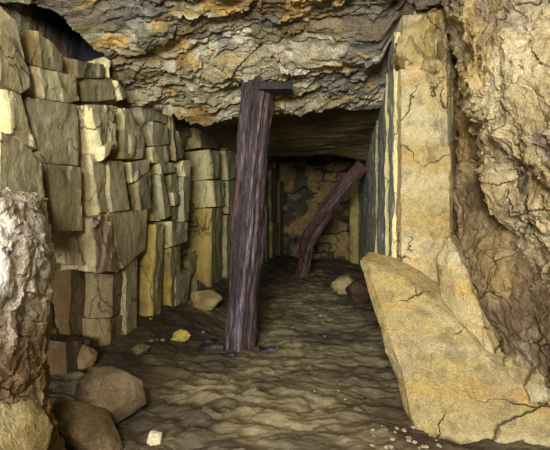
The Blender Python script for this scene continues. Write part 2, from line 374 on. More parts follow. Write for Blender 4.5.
WB = [
 ([(-90, 10, -90, 84), (0, 28, 0, 84), (14, 44, 22, 93), (28, 66, 31, 87)], 1, 'g', .06),
 ([(2, 4, 14, 40), (14, 18, 26, 60)], 1, 'n', .03),
 ([(28, 28, 27, 62), (40, 30, 42, 66), (61, 56, 62, 73)], 1, 'n', .02),
 ([(62, 56, 66, 73), (78, 59, 78, 77), (104, 64, 103, 77)], 1, 'n', 0),
 ([(104, 57, 104, 76), (110, 60, 110, 77)], 1, 'y', -.02),
 ([(30, 66, 33, 94), (40, 68, 45, 98), (62, 72, 66, 103), (76, 74, 81, 100)], 1, 'w', .04),
 ([(77, 78, 81, 102), (84, 78, 88, 102), (112, 78, 117, 99)], 1, 'g', 0),
 ([(112, 79, 118, 100), (118, 81, 122, 101), (121, 84, 129, 98)], 1, 'y', .01),
 ([(122, 62, 128, 86), (134, 64, 134, 86), (152, 70, 150, 84)], 1, 'o', -.04),
 ([(128, 86, 129, 103), (140, 84, 142, 103), (154, 88, 157, 101)], 1, 'n', -.01),
 ([(108, 60, 116, 78), (116, 60, 122, 80), (128, 66, 130, 84)], 1, 'n', -.03),
 ([(-90, 80, -90, 130), (8, 88, 10, 134), (20, 94, 36, 150)], 1, 'w', .03),
 ([(24, 95, 34, 150), (31, 97, 42, 162), (78, 105, 80, 166)], 1, 'g', .03),
 ([(42, 163, 56, 232), (47, 164, 60, 232), (81, 167, 82, 230)], 1, 'g', .02),
 ([(-90, 126, -90, 250), (0, 131, 0, 252), (22, 140, 30, 254), (42, 160, 54, 250)], 1, 'g', .12),
 ([(78, 107, 80, 154), (91, 104, 101, 154), (113, 104, 118, 148)], 1, 'w', .04),
 ([(79, 154, 82, 232), (92, 154, 99, 214), (104, 154, 108, 212)], 1, 'w', .03),
 ([(98, 148, 101, 160), (106, 146, 105, 158), (114, 142, 110, 154)], 1, 'w', .07),
 ([(113, 105, 117, 140), (119, 106, 122, 144)], 1, 'y', -.02),
 ([(121, 107, 120, 159), (125, 107, 124, 159), (132, 109, 133, 159), (143, 134, 144, 158)], 1, 'y', .03),
 ([(131, 105, 139, 131), (140, 104, 146, 122), (156, 105, 157, 120), (168, 104, 167, 124)], 1, 'g', -.05),
 ([(142, 131, 146, 147), (153, 121, 153, 146), (168, 126, 169, 144)], 1, 'g', .03),
 ([(145, 148, 150, 162), (152, 147, 154, 163), (168, 145, 169, 162)], 1, 'y', .01),
 ([(123, 163, 130, 183), (131, 162, 134, 182), (150, 159, 151, 170)], 1, 'y', .05),
 ([(130, 184, 131, 211), (138, 181, 140, 212), (151, 171, 152, 207)], 1, 'n', .02),
 ([(103, 160, 108, 212), (109, 160, 113, 212), (124, 162, 130, 210)], 1, 'g', .02),
 ([(155, 164, 158, 174), (160, 163, 161, 174), (174, 162, 175, 172)], 1, 'y', .03),
 ([(157, 175, 163, 219), (160, 174, 166, 219), (164, 174, 172, 215)], 1, 'g', .03),
 ([(145, 160, 146, 222), (156, 160, 161, 221), (162, 176, 164, 220)], 1, 'y', -.02),
 ([(167, 175, 170, 193), (170, 174, 172, 193), (178, 173, 178, 192)], 1, 'y', .01),
 ([(169, 193, 170, 206), (174, 193, 175, 206), (179, 193, 180, 204)], 1, 'y', .01),
 ([(169, 206, 171, 220), (175, 206, 176, 220), (181, 205, 188, 219)], 1, 'n', -.01),
 ([(104, 213, 118, 273), (109, 212, 123, 269), (132, 211, 133, 261), (147, 209, 145, 250)], 1, 'g', .03),
 ([(80, 231, 84, 262), (92, 216, 98, 274), (107, 213, 121, 268)], 1, 'p', .05),
 ([(52, 232, 52, 262), (66, 232, 66, 264), (82, 232, 84, 264)], 1, 'p', -.08),
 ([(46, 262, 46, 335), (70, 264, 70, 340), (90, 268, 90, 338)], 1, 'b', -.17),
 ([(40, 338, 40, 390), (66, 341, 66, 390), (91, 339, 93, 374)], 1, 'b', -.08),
 ([(89, 274, 89, 318), (112, 274, 112, 318), (121, 270, 121, 314)], 1, 'd', -.02),
 ([(88, 319, 90, 362), (110, 319, 112, 370), (128, 312, 129, 352)], 1, 'd', -.01),
 ([(121, 268, 116, 322), (126, 264, 126, 338), (138, 257, 137, 330)], 1, 'g', .0),
 ([(128, 322, 128, 356), (134, 326, 136, 352), (146, 322, 150, 344)], 1, 'n', .0),
 ([(146, 225, 139, 336), (156, 224, 152, 334), (163, 223, 162, 326)], 1, 'o', .0),
 ([(164, 222, 165, 248), (172, 221, 173, 246), (188, 222, 188, 241)], 1, 'y', .04),
 ([(163, 250, 161, 326), (171, 247, 171, 318), (181, 243, 181, 276)], 1, 'o', .01),
 ([(173, 278, 171, 320), (177, 277, 177, 316), (191, 270, 188, 304)], 1, 'y', .02),
 ([(169, 110, 171, 160), (173, 112, 175, 160), (177, 128, 186, 158)], 1, 'n', .03),
 ([(176, 161, 178, 192), (184, 160, 186, 192), (190, 160, 190, 190)], 1, 'w', .0),
 ([(180, 178, 178, 222), (184, 177, 184, 222), (191, 177, 189, 220)], 1, 'g', .05),
 ([(176, 122, 183, 151), (201, 124, 201, 148), (218, 124, 219, 149)], 1, 'n', -.03),
 ([(218, 124, 220, 150), (226, 124, 228, 150), (238, 122, 238, 148)], 1, 'n', -.01),
 ([(184, 152, 188, 181), (209, 149, 213, 179), (220, 151, 220, 178)], 1, 'y', .0),
 ([(189, 182, 190, 208), (213, 180, 216, 207), (223, 180, 224, 206)], 1, 'y', .01),
 ([(189, 210, 181, 274), (212, 208, 211, 290), (221, 208, 222, 292)], 1, 'o', .01),
 ([(182, 275, 184, 306), (197, 279, 198, 304), (210, 288, 208, 300)], 1, 'n', .03),
 ([(220, 151, 221, 180), (226, 151, 228, 180), (236, 150, 237, 178)], 1, 'y', .03),
 ([(223, 181, 224, 214), (228, 181, 229, 214), (238, 180, 239, 212)], 1, 'g', .0),
 ([(222, 215, 222, 290), (227, 215, 227, 292), (237, 214, 237, 286)], 1, 'g', .02),
 ([(237, 150, 237, 200), (243, 150, 243, 200), (256, 152, 256, 200)], 1, 'y', .0),
 ([(237, 200, 237, 284), (244, 200, 244, 284), (257, 200, 256, 276)], 1, 'y', .02),
 ([(257, 165, 258, 205), (261, 165, 262, 205), (267, 166, 267, 204)], 1, 'n', .02),
 ([(257, 206, 256, 272), (262, 205, 262, 272), (268, 205, 268, 268)], 1, 'y', .04),
 ([(267, 170, 268, 222), (271, 170, 271, 222), (276, 172, 276, 220)], 1, 'n', .02),
 ([(267, 222, 267, 270), (272, 222, 272, 270), (277, 222, 277, 266)], 1, 'o', .03),
 ([(276, 180, 276, 266), (280, 180, 280, 266), (284, 182, 283, 262)], 1, 'n', .02),
]
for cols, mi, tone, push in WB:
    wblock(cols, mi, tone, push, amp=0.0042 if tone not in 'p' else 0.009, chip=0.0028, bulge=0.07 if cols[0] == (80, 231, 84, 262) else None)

# right wall beyond the pillar: grey joint faces stepping back, with pale edges
def rblock(pa, pb, yt, yb, tone, j):
    def dep(px): return 0.291/((px-275)/430.0-0.163+(0.0 if px > 359 else 0.004))
    Da, Db = dep(pa), dep(pb)
    a0 = at(pa, 0, Da); b0 = at(pb, 0, Db)
    zt, zb = yt, yb
    # joint face between Da (far) and Db (near), near end shows a pale edge towards the camera
    e = (b0[0]+0.035+0.01*Db, b0[1]+0.01)
    cols = [((a0[0], a0[1], zt), (a0[0], a0[1], zb)), ((b0[0], b0[1], zt), (b0[0], b0[1], zb)), ((e[0], e[1], zt), (e[0], e[1], zb)), ((e[0]+0.2, e[1]+0.02, zt), (e[0]+0.2, e[1]+0.02, zb))]
    def cf(Q, inf, seed):
        n = len(Q); s = sstep(0.9, 1.05, inf['u'])
        c = mix(np.tile(TONES[tone][1], (n, 1)), np.tile(TONES[tone][0], (n, 1)), s)
        c = mix(c, np.tile(OLIVE, (n, 1)), 0.4*sstep(0, .6, fbm(Q, (4, 4, 2), 401, 3)))
        return c
    return solid('rock_block', cols, (0.3, 0.25, 0), cf, M_wall, wall_right, 0.02, 0.006, 0.006, 500+j, 40)
nd, nz = 300, 150
dd = np.linspace(-1.2, 8.7, nd); zz = np.linspace(-0.15, 2.7, nz)
A, B_ = np.meshgrid(dd, zz, indexing='ij'); A = A.ravel(); B_ = B_.ravel()
P = np.stack([rwall_x(A)+0.12+0.62*(1-sstep(2.3, 3.0, A)), A, B_], 1); Q = P.copy()
f1, e1, r1 = facet(Q, (3, 4, 2.5), 150, 0.8)
P[:, 0] += 0.06*f1+0.02*fbm(Q, 6, 157, 4)
n = len(P)
colr = mix(np.tile(GREY, (n, 1)), np.tile(lin((120, 96, 56)), (n, 1)), sstep(0.2, 0.8, r1))
colr = mix(colr, np.tile(lin((92, 70, 44)), (n, 1)), 1-sstep(3.0, 3.4, A))
wall_right = tag(make('wall_right', P, gridfaces(nd, nz, True), colr, M_wall, sharp=40), kind='structure')
solid('rock_block', [(at(349, 176, 8.3), at(349, 264, 8.3)), (at(350, 176, 8.0), at(350, 266, 8.0)), (at(358, 172, 7.9), at(358, 266, 7.9))], (0.3, 0.3, 0), block_col(lin((206, 190, 120)), lin((196, 178, 110)), 1), M_wall, wall_right, 0.025, 0.006, 0.006, 480, 40)
for j, (pa, pb, yt, yb, tn) in enumerate([(358.0, 361.5, 2.0, -.05, 'y'), (361.5, 377, 1.9, -.05, 's'), (378.5, 387, 1.9, -.05, 's'), (389, 394.5, 2.0, -.05, 's')]):
    rblock(pa, pb, yt, yb, tn, j*7)

# ------------------------------------------------------------------ right hand rock
def pale_col(stain=True, base=(206, 188, 136)):
    def f(Q, inf, seed):
        n = len(Q); T = lambda c: np.tile(lin(c), (n, 1))
        c = mix(T(base), T((188, 166, 110)), sstep(-0.3, 0.5, fbm(Q, (2, 2, 8), 210+seed, 4)))
        c = mix(c, T((196, 150, 66)), 0.5*sstep(0.1, 0.7, fbm(Q+0.02*fbm(Q, 4, 205, 3)[:, None], (0.8, 0.8, 13), 206+seed, 4)))
        c = mix(c, T((222, 208, 164)), 0.5*sstep(0.1, 0.7, fbm(Q+0.02*fbm(Q, 4, 207, 3)[:, None], (0.8, 0.8, 10), 208+seed, 4)))
        c = mix(c, T((206, 168, 86)), 0.4*sstep(0.15, 0.8, fbm(Q, (2.0, 2.0, 9), 220+seed, 5)))
        c = mix(c, T((166, 148, 114)), 0.45*sstep(0.1, 0.6, fbm(Q, (7, 7, 7), 230+seed, 4)))
        c = mix(c, T((120, 104, 84)), 0.4*sstep(0.3, 0.7, fbm(Q, (16, 16, 16), 240+seed, 3)))
        return c
    return f
pc = [((396, 30, 2.62), (397, 330, 2.45)), ((402, 26, 2.5), (400, 330, 2.4)), ((425, 18, 2.47), (430, 335, 2.35)), ((446, 14, 2.5), (452, 340, 2.35)), ((450, 14, 2.6), (456, 340, 2.45))]
pc = [((x1, y1-14, d1), b) for ((x1, y1, d1), b) in pc]
pillar = solid('rock_pillar', [(at(*a), at(*b)) for a, b in pc], (0.12, 0.5, 0), pale_col(), M_pale, None, 0.009, 0.006, 0.008, 601, 45, 1.0, at(425, 330, 2.5))
def cap_col(Q, inf, seed):
    n = len(Q); c = mix(np.tile(lin((176, 152, 92)), (n, 1)), np.tile(lin((128, 108, 66)), (n, 1)), sstep(-.4, .5, fbm(Q, 9, 661, 4)))
    return mix(c, np.tile(lin((198, 180, 132)), (n, 1)), 0.6*sstep(0, .5, fbm(Q, 14, 662, 3)))
cap = solid('rough_cap', [(at(*a), at(*b)) for a, b in [((394, 38, 2.6), (395, 70, 2.6)), ((400, 36, 2.46), (398, 68, 2.46)), ((415, 22, 2.43), (414, 62, 2.44)), ((434, 10, 2.43), (434, 70, 2.43)), ((447, 6, 2.46), (446, 66, 2.45)), ((451, 6, 2.6), (450, 60, 2.6))]], (0.05, 0.2, 0), cap_col, M_pale, pillar, 0.007, 0.016, 0.012, 605, 45, 2.0, at(425, 330, 2.5), 16)
cap.location = (0, 0, 0); cap['label'] = 'rough brownish top of the pillar'
tag(pillar, 'tall pale yellow rock pillar with flat face, between ceiling and leaning slab', 'rock pillar')
# stone wedge between pillar foot and slab
def rstone(name, cols, back, seed, label, cat, base=(206, 186, 138), amp=0.010, group=None, mat=None, res=0.010, chip=0.009):
    W = [(at(*a), at(*b)) for a, b in cols]
    allp = np.array([p for w in W for p in w]); loc = (allp[:, 0].mean(), allp[:, 1].mean()+back[1]/2, allp[:, 2].min())
    o = solid(name, W, back, pale_col(base=base), mat or M_pale, None, res, amp, chip, seed, 45, 1.0, loc)
    return tag(o, label, cat, group)
rstone('leaning_slab', [((359, 262, 2.42), (410, 424, 1.97)), ((368, 264, 2.36), (424, 450, 1.82)), ((402, 276, 2.28), (444, 458, 1.76)), ((440, 303, 2.16), (478, 462, 1.73)), ((480, 350, 2.0), (515, 464, 1.71)), ((520, 384, 1.85), (560, 466, 1.69)), ((580, 420, 1.72), (600, 468, 1.68))],
       (0.08, 0.14, 0.05), 611, 'big pale yellow stone slab leaning from the floor against the pillar foot', 'stone slab', amp=0.005, chip=0.003, res=0.008, base=(186, 166, 112))
rstone('rock_block', [((438, 258, 2.30), (441, 300, 2.22)), ((447, 236, 2.25), (462, 334, 2.08)), ((462, 260, 2.17), (485, 362, 2.0)), ((473, 288, 2.10), (500, 370, 1.96)), ((480, 302, 2.12), (512, 374, 1.98))],
       (0.12, 0.2, 0.0), 621, 'cracked pale block wedged above the leaning slab, right of the pillar foot', 'rock')
rstone('rock_block', [((466, 254, 2.22), (511, 366, 1.99)), ((473, 254, 2.13), (518, 368, 1.91)), ((486, 268, 2.12), (529, 362, 1.91))],
       (0.12, 0.2, 0.0), 631, 'narrow splinter block beside the long diagonal crack on the right', 'rock', base=(176, 156, 108))
rstone('stone_chunk', [((503, 362, 1.95), (512, 384, 1.9)), ((516, 352, 1.88), (530, 388, 1.84)), ((534, 362, 1.88), (540, 384, 1.84))],
       (0.08, 0.12, 0), 641, 'fist-sized brown stone lying on the upper edge of the leaning slab', 'stone', base=(168, 148, 108), amp=0.014)
rstone('stone_chunk', [((522, 384, 1.82), (530, 402, 1.8)), ((540, 368, 1.76), (546, 402, 1.74)), ((560, 372, 1.78), (566, 402, 1.74))],
       (0.08, 0.12, 0), 651, 'pale stone at the right picture edge, resting on the leaning slab', 'stone', base=(186, 168, 128), amp=0.014)

def mass(name, rows, nu, nv, amps, colf, mat, seed, toward, sharp=45):
    ctrl = np.array([[at(*c) for c in r] for r in rows])
    G = patch(ctrl, nu, nv); N = normals(G); N, s = face_to(G, N, toward)
    Q = G.reshape(-1, 3); N = N.reshape(-1, 3)
    Wq = Q+0.05*np.stack([fbm(Q, 4, seed+1, 3), fbm(Q, 4, seed+2, 3), fbm(Q, 4, seed+3, 3)], 1)
    a, e, r = facet(Wq, 4.5, seed+10); b, _, r2 = facet(Wq, 12, seed+20); c, _, _ = facet(Wq, 30, seed+30)
    d = amps[0]*(0.5*a+2.0*fbm(Q, 3, seed+40, 5))+amps[1]*0.55*b+amps[2]*0.8*c+amps[2]*1.2*fbm(Q, 25, seed+50, 3)
    Pn = Q+N*d[:, None]
    return Pn, gridfaces(nu, nv, s < 0), Q, (r, r2, a, b)

# brown recessed face behind the bulge
rows = [[(452, -30, 2.75), (463, -30, 2.45), (490, -30, 2.3), (560, -30, 2.1), (1000, -30, 1.1)],
        [(452, 60, 2.75), (462, 60, 2.45), (490, 60, 2.3), (560, 60, 2.1), (1000, 60, 1.1)],
        [(453, 130, 2.75), (464, 130, 2.4), (495, 130, 2.2), (570, 130, 2.0), (1000, 130, 1.1)],
        [(455, 200, 2.75), (464, 200, 2.4), (500, 200, 2.12), (580, 200, 1.85), (1000, 200, 1.1)],
        [(462, 260, 2.7), (468, 260, 2.3), (505, 260, 1.95), (590, 260, 1.6), (1000, 260, 1.1)],
        [(480, 320, 2.6), (488, 320, 2.1), (520, 320, 1.85), (600, 320, 1.55), (1000, 320, 1.1)],
        [(500, 380, 2.5), (508, 380, 2.0), (540, 380, 1.8), (610, 380, 1.52), (1000, 380, 1.1)],
        [(520, 450, 2.4), (530, 450, 2.0), (560, 450, 1.8), (620, 450, 1.55), (1000, 450, 1.1)]]
Pn, fc, Q, rr = mass('x', rows, 260, 160, (0.022, 0.012, 0.005), None, None, 700, (0, 0, 1))
n = len(Q); T = lambda c: np.tile(lin(c), (n, 1))
colr = mix(T((156, 134, 96)), T((118, 98, 72)), sstep(-.4, .4, fbm(Q, 5, 741, 4)))
colr = mix(colr, T((170, 140, 78)), 0.4*sstep(0.2, 0.7, fbm(Q, 3, 742, 3)))
colr = mix(colr, T((176, 160, 130)), 0.4*sstep(0.2, 0.7, fbm(Q, 11, 743, 3)))
wr = make('rock_face', Pn, fc, colr, M_pale, wall_right, 45)
wr['label'] = 'brown recessed rock face beside the vertical crack'
# upper bulge
rows = [[(455, -160, 2.4), (445, -160, 2.1), (470, -160, 1.9), (510, -160, 1.75), (570, -160, 1.55), (640, -160, 1.35), (1000, -160, .95)],
        [(462, -40, 2.5), (452, -40, 2.15), (470, -40, 1.9), (510, -40, 1.75), (570, -40, 1.55), (640, -40, 1.35), (1000, -40, 0.95)],
        [(466, 25, 2.5), (454, 25, 2.1), (472, 25, 1.88), (510, 25, 1.72), (570, 25, 1.5), (640, 25, 1.3), (1000, 25, 0.95)],
        [(476, 75, 2.5), (463, 75, 2.1), (478, 78, 1.85), (512, 80, 1.68), (570, 80, 1.46), (640, 80, 1.3), (1000, 80, 0.95)],
        [(492, 115, 2.45), (474, 110, 2.1), (484, 112, 1.86), (515, 125, 1.66), (572, 130, 1.42), (640, 130, 1.25), (1000, 130, 0.95)],
        [(514, 165, 2.3), (491, 155, 2.05), (497, 160, 1.85), (522, 170, 1.64), (576, 180, 1.4), (640, 180, 1.22), (1000, 180, 0.95)],
        [(530, 205, 2.2), (496, 195, 1.98), (508, 200, 1.8), (532, 212, 1.62), (580, 220, 1.38), (640, 220, 1.2), (1000, 220, 0.95)],
        [(545, 250, 2.1), (520, 240, 1.92), (528, 243, 1.76), (545, 255, 1.6), (585, 262, 1.38), (640, 270, 1.2), (1000, 270, 0.95)],
        [(580, 300, 2.0), (545, 285, 1.85), (550, 288, 1.7), (562, 296, 1.58), (592, 305, 1.38), (640, 310, 1.2), (1000, 310, 0.95)],
        [(620, 360, 1.9), (590, 340, 1.8), (590, 340, 1.66), (595, 345, 1.55), (610, 350, 1.4), (640, 355, 1.2), (1000, 355, 0.95)]]
Pn, fc, Q, rr = mass('x', rows, 350, 300, (0.038, 0.012, 0.006), None, None, 760, (0, 0, 1.2))
n = len(Q)
colr = mix(T((204, 186, 142)) if False else np.tile(lin((206, 188, 146)), (n, 1)), np.tile(lin((170, 148, 104)), (n, 1)), sstep(-.4, .5, fbm(Q, 4, 771, 4)))
colr = mix(colr, np.tile(lin((196, 158, 84)), (n, 1)), 0.4*sstep(0.15, 0.7, fbm(Q, 3.2, 772, 4)))
colr = mix(colr, np.tile(lin((160, 144, 136)), (n, 1)), 0.55*sstep(0.05, 0.6, fbm(Q, 6, 773, 4)))
colr = mix(colr, np.tile(lin((112, 92, 66)), (n, 1)), 0.5*sstep(0.25, 0.7, fbm(Q, 13, 774, 3)))
wb = make('rock_bulge', Pn, fc, colr, M_pale, wall_right, 45)
wb['label'] = 'pale overhanging bulge of coarse rock'

# ------------------------------------------------------------------ left foreground rocks
rows = [[(-200, 196, 1.5), (-60, 196, 1.6), (-20, 196, 1.65), (8, 198, 1.7), (24, 202, 1.75), (32, 206, 1.85), (26, 212, 2.0)],
        [(-200, 178, 0.88), (-60, 178, 1.0), (-20, 176, 1.08), (12, 184, 1.2), (36, 190, 1.34), (46, 198, 1.5), (30, 205, 1.9)],
        [(-200, 225, 0.83), (-60, 225, .95), (-20, 222, 1.02), (14, 215, 1.12), (42, 218, 1.26), (54, 225, 1.42), (40, 230, 1.8)],
        [(-200, 275, 0.81), (-60, 275, .93), (-20, 272, 1.0), (14, 262, 1.1), (42, 262, 1.22), (52, 266, 1.4), (36, 270, 1.8)],
        [(-200, 325, 0.81), (-60, 325, .93), (-20, 320, .98), (12, 310, 1.08), (34, 310, 1.2), (43, 316, 1.36), (34, 320, 1.8)],
        [(-200, 375, 0.80), (-60, 375, .92), (-20, 372, .98), (14, 360, 1.08), (36, 362, 1.18), (46, 372, 1.34), (40, 375, 1.8)],
        [(-200, 425, 0.80), (-60, 425, .92), (-20, 425, 1.0), (20, 415, 1.1), (44, 412, 1.2), (54, 420, 1.32), (46, 420, 1.6)],
        [(-200, 500, 0.83), (-60, 500, .95), (-20, 500, 1.05), (28, 480, 1.15), (54, 475, 1.22), (66, 480, 1.3), (56, 480, 1.5)],
        [(-200, 640, 0.88), (-60, 640, 1.0), (-20, 640, 1.1), (30, 620, 1.2), (58, 620, 1.25), (72, 620, 1.3), (66, 620, 1.5)]]
Pn, fc, Q, rr = mass('x', rows, 300, 200, (0.018, 0.010, 0.004), None, None, 800, (0.3, 0, 1.0))
n = len(Q); T = lambda c: np.tile(lin(c), (n, 1))
zt = Q[:, 2]
colr = mix(T((196, 182, 156)), T((160, 144, 120)), sstep(-.4, .5, fbm(Q, 6, 811, 4)))
colr = mix(colr, T((232, 226, 214)), 0.95*sstep(-0.3, 0.3, fbm(Q, 5, 812, 4)+0.3)*sstep(0.60, 0.74, zt))
colr = mix(colr, T((116, 88, 48)), 0.85*(1-sstep(0.50, 0.68, zt+0.08*fbm(Q, 4, 813, 3))))
colr = mix(colr, T((120, 100, 84)), 0.35*sstep(0.2, 0.6, fbm(Q, 12, 814, 3)))
o = make('rock_buttress', Pn, fc, colr, M_pale, None, 45, at(20, 440, 1.3))
tag(o, 'tall crusted rock buttress at the left picture edge, whitish above and brown below', 'rock')

def ground(px, py):
    x = (px-275)/F; z = (225-py)/F; ry = cp-sp*z; rz = sp+cp*z
    zf = 0.0
    for _ in range(12):
        kk = (CAMZ-zf)/(-rz); zf = 0.5*zf+0.5*float(floor_h(np.array([x*kk]), np.array([ry*kk]))[0])
    return x*kk, ry*kk, zf
def ico(sub):
    import bmesh
    bm = bmesh.new(); bmesh.ops.create_icosphere(bm, subdivisions=sub, radius=1.0)
    V = np.array([v.co[:] for v in bm.verts]); Fc = np.array([[v.index for v in f.verts] for f in bm.faces]); bm.free(); return V, Fc
def boulder(name, cx, cy, cD, r, colf, seed, label, cat, amp=0.12, sub=5, group=None, rot=0.0, drop=None, mat=None):
    """cx,cy: centre in the photograph, r = (rx, ry, rz) metres"""
    V, Fc = ico(sub)
    S = V.copy()
    a, e, rr = facet(S+seed*3.1, 1.3, seed, 1.0); b, _, _ = facet(S+seed*1.7, 3.5, seed+3)
    rad = 1+amp*(a*0.4+1.0*fbm(S+seed, 1.3, seed+5, 3))+amp*0.14*b+amp*0.07*fbm(S+seed, 9, seed+6, 3)
    rq = random.Random(seed*11)
    for _ in range(11):
        dv = np.array([rq.gauss(0, 1) for _ in range(3)]); dv /= np.linalg.norm(dv); tt = rq.uniform(0.72, 0.9)
        q = V@dv; lim = np.where(q > 0.3, tt/np.maximum(q, 0.3), 9.0)
        rad = np.where(rad > lim, lim+0.12*(rad-lim), rad)
    P = V*(rad*1.08)[:, None]*np.array(r)
    c, s = math.cos(rot), math.sin(rot)
    P = np.stack([P[:, 0]*c-P[:, 2]*s, P[:, 1], P[:, 0]*s+P[:, 2]*c], 1)     # roll
    ctr = np.array(at(cx, cy, cD))
    if drop:
        gx, gy, gz = ground(cx, cy+r[2]*0.75*F/cD); k = gy/cD; gy += r[1]*0.5
        ctr = np.array([gx, gy, gz]); P = P*min(max(k, 0.6), 1.3)
    P = P+ctr
    if drop:
        # rest it on the mud, settled slightly in
        zf = float(floor_h(np.array([ctr[0]]), np.array([ctr[1]]))[0])
        P[:, 2] += zf-drop-P[:, 2].min()
    loc = (ctr[0], ctr[1], P[:, 2].min())
    o = make(name, P, Fc, colf(P, dict(), seed), mat or M_stone, None, 45, loc)
    return tag(o, label, cat, group)
def bcol(a, b, c_, k=6):
    def f(Q, inf, seed):
        n = len(Q); T = lambda c: np.tile(lin(c), (n, 1))
        c = mix(T(a), T(b), sstep(-.4, .5, fbm(Q, k, 900+seed, 4)))
        return mix(c, T(c_), 0.5*sstep(0.1, 0.6, fbm(Q, k*2.2, 910+seed, 4)))
    return f
boulder('boulder', -6, 448, 1.10, (0.125, 0.13, 0.155), bcol((190, 172, 122), (150, 130, 84), (104, 82, 50), 12), 1, 'cream coloured lump of rock in the bottom left corner', 'rock', rot=0.7, mat=M_pale)
boulder('boulder', 108, 405, 1.86, (0.162, 0.13, 0.112), bcol((132, 114, 88), (104, 88, 68), (150, 132, 104), 9), 22, 'large rounded brown boulder on the floor by the left wall', 'boulder', amp=0.10, drop=0.02, rot=-0.25)
boulder('boulder', 88, 431, 1.6, (0.15, 0.11, 0.085), bcol((128, 110, 80), (100, 84, 58), (144, 126, 96), 9), 33, 'smooth elongated brown rock in front of the big rounded boulder', 'boulder', amp=0.08, rot=-0.75)
boulder('stone_chunk', 84, 361, 2.15, (0.06, 0.05, 0.06), bcol((140, 112, 72), (110, 88, 56), (90, 72, 50)), 4, 'small brown wedge of stone between left wall and rounded boulder', 'stone', sub=4, drop=0.01)
boulder('stone_chunk', 204, 302, 4.05, (0.15, 0.10, 0.10), bcol((196, 176, 122), (150, 132, 88), (110, 96, 66)), 5, 'pale angular stone on the debris left of the upright timber prop', 'stone', amp=0.2, sub=4, drop=0.01)
boulder('stone_chunk', 181, 338, 3.1, (0.065, 0.05, 0.045), bcol((214, 190, 100), (180, 156, 84), (140, 120, 70)), 6, 'bright yellow stone on the dark dirt before the left wall', 'stone', amp=0.25, sub=4, drop=0.01)
boulder('stone_chunk', 154, 440, 1.86, (0.038, 0.03, 0.03), bcol((200, 190, 150), (170, 158, 120), (130, 116, 90)), 7, 'pale walnut-sized stone at the bottom picture edge', 'stone', amp=0.15, sub=4, drop=0.006)
boulder('stone_chunk', 344, 287, 4.9, (0.12, 0.12, 0.13), bcol((176, 160, 110), (140, 124, 84), (110, 96, 66)), 8, 'pale stone on the floor just left of the leaning slab tip', 'stone', amp=0.22, sub=4, rot=0.4, drop=0.03)
boulder('stone_chunk', 359, 294, 4.1, (0.11, 0.12, 0.12), bcol((84, 62, 46), (64, 48, 36), (96, 76, 56)), 9, 'dark brown stone tucked against the edge of the leaning slab', 'stone', amp=0.2, sub=4, drop=0.03)
boulder('stone_chunk', 139, 350, 2.72, (0.05, 0.04, 0.035), bcol((150, 136, 96), (120, 106, 76), (100, 86, 60)), 10, 'grey stone in the dirt at the wall foot beside the tall wall blocks', 'stone', amp=0.25, sub=4, drop=0.01)

# small gravel, one object each
V0, F0 = ico(2)
peb = []
for k in range(4):
    S = V0.copy(); a, _, _ = facet(S+k*5, 1.4, 950+k); Pp = V0*(1+0.2*a)[:, None]*np.array([1, .8, .6])
    nP = len(Pp); o = None
    me_o = make('pebble', Pp*0.012, F0, bcol((190, 178, 146), (150, 136, 108), (110, 96, 74), 40)(Pp, {}, k), M_stone, None, 45)
    peb.append(me_o)
rg = random.Random(5)
spots = []
for k in range(26): spots.append((rg.uniform(372, 440), rg.uniform(425, 449), 'small pale pebble in the gravel at the foot of the leaning slab', 'pebbles at the slab foot'))
for k in range(16): spots.append((rg.uniform(150, 215), rg.uniform(318, 348), 'small pale pebble on the dark dirt along the left wall', 'pebbles along the left wall'))
for k in range(14): spots.append((rg.uniform(285, 372), rg.uniform(290, 400), 'small pale pebble on the trodden mud in mid passage', 'pebbles in mid passage'))
for k, (px, py, lb, gr) in enumerate(spots):
    x = (px-275)/F; z = (225-py)/F; ry = cp-sp*z; rz = sp+cp*z
    kk = CAMZ/(-rz); X0, Y0 = x*kk, ry*kk
    for _ in range(6):
        zf = float(floor_h(np.array([X0]), np.array([Y0]))[0]); kk = (CAMZ-zf)/(-rz); X0, Y0 = x*kk, ry*kk
    if k < 4: o = peb[k]
    else: o = peb[k % 4].copy(); C.objects.link(o)
    s = rg.uniform(0.5, 1.3)*(1.2 if Y0 > 2.5 else 0.8)
    o.scale = (s, s, s); o.rotation_euler = (0, 0, rg.uniform(0, 6)); o.location = (X0, Y0, zf+0.003*s)
    tag(o, lb, 'pebble', gr)

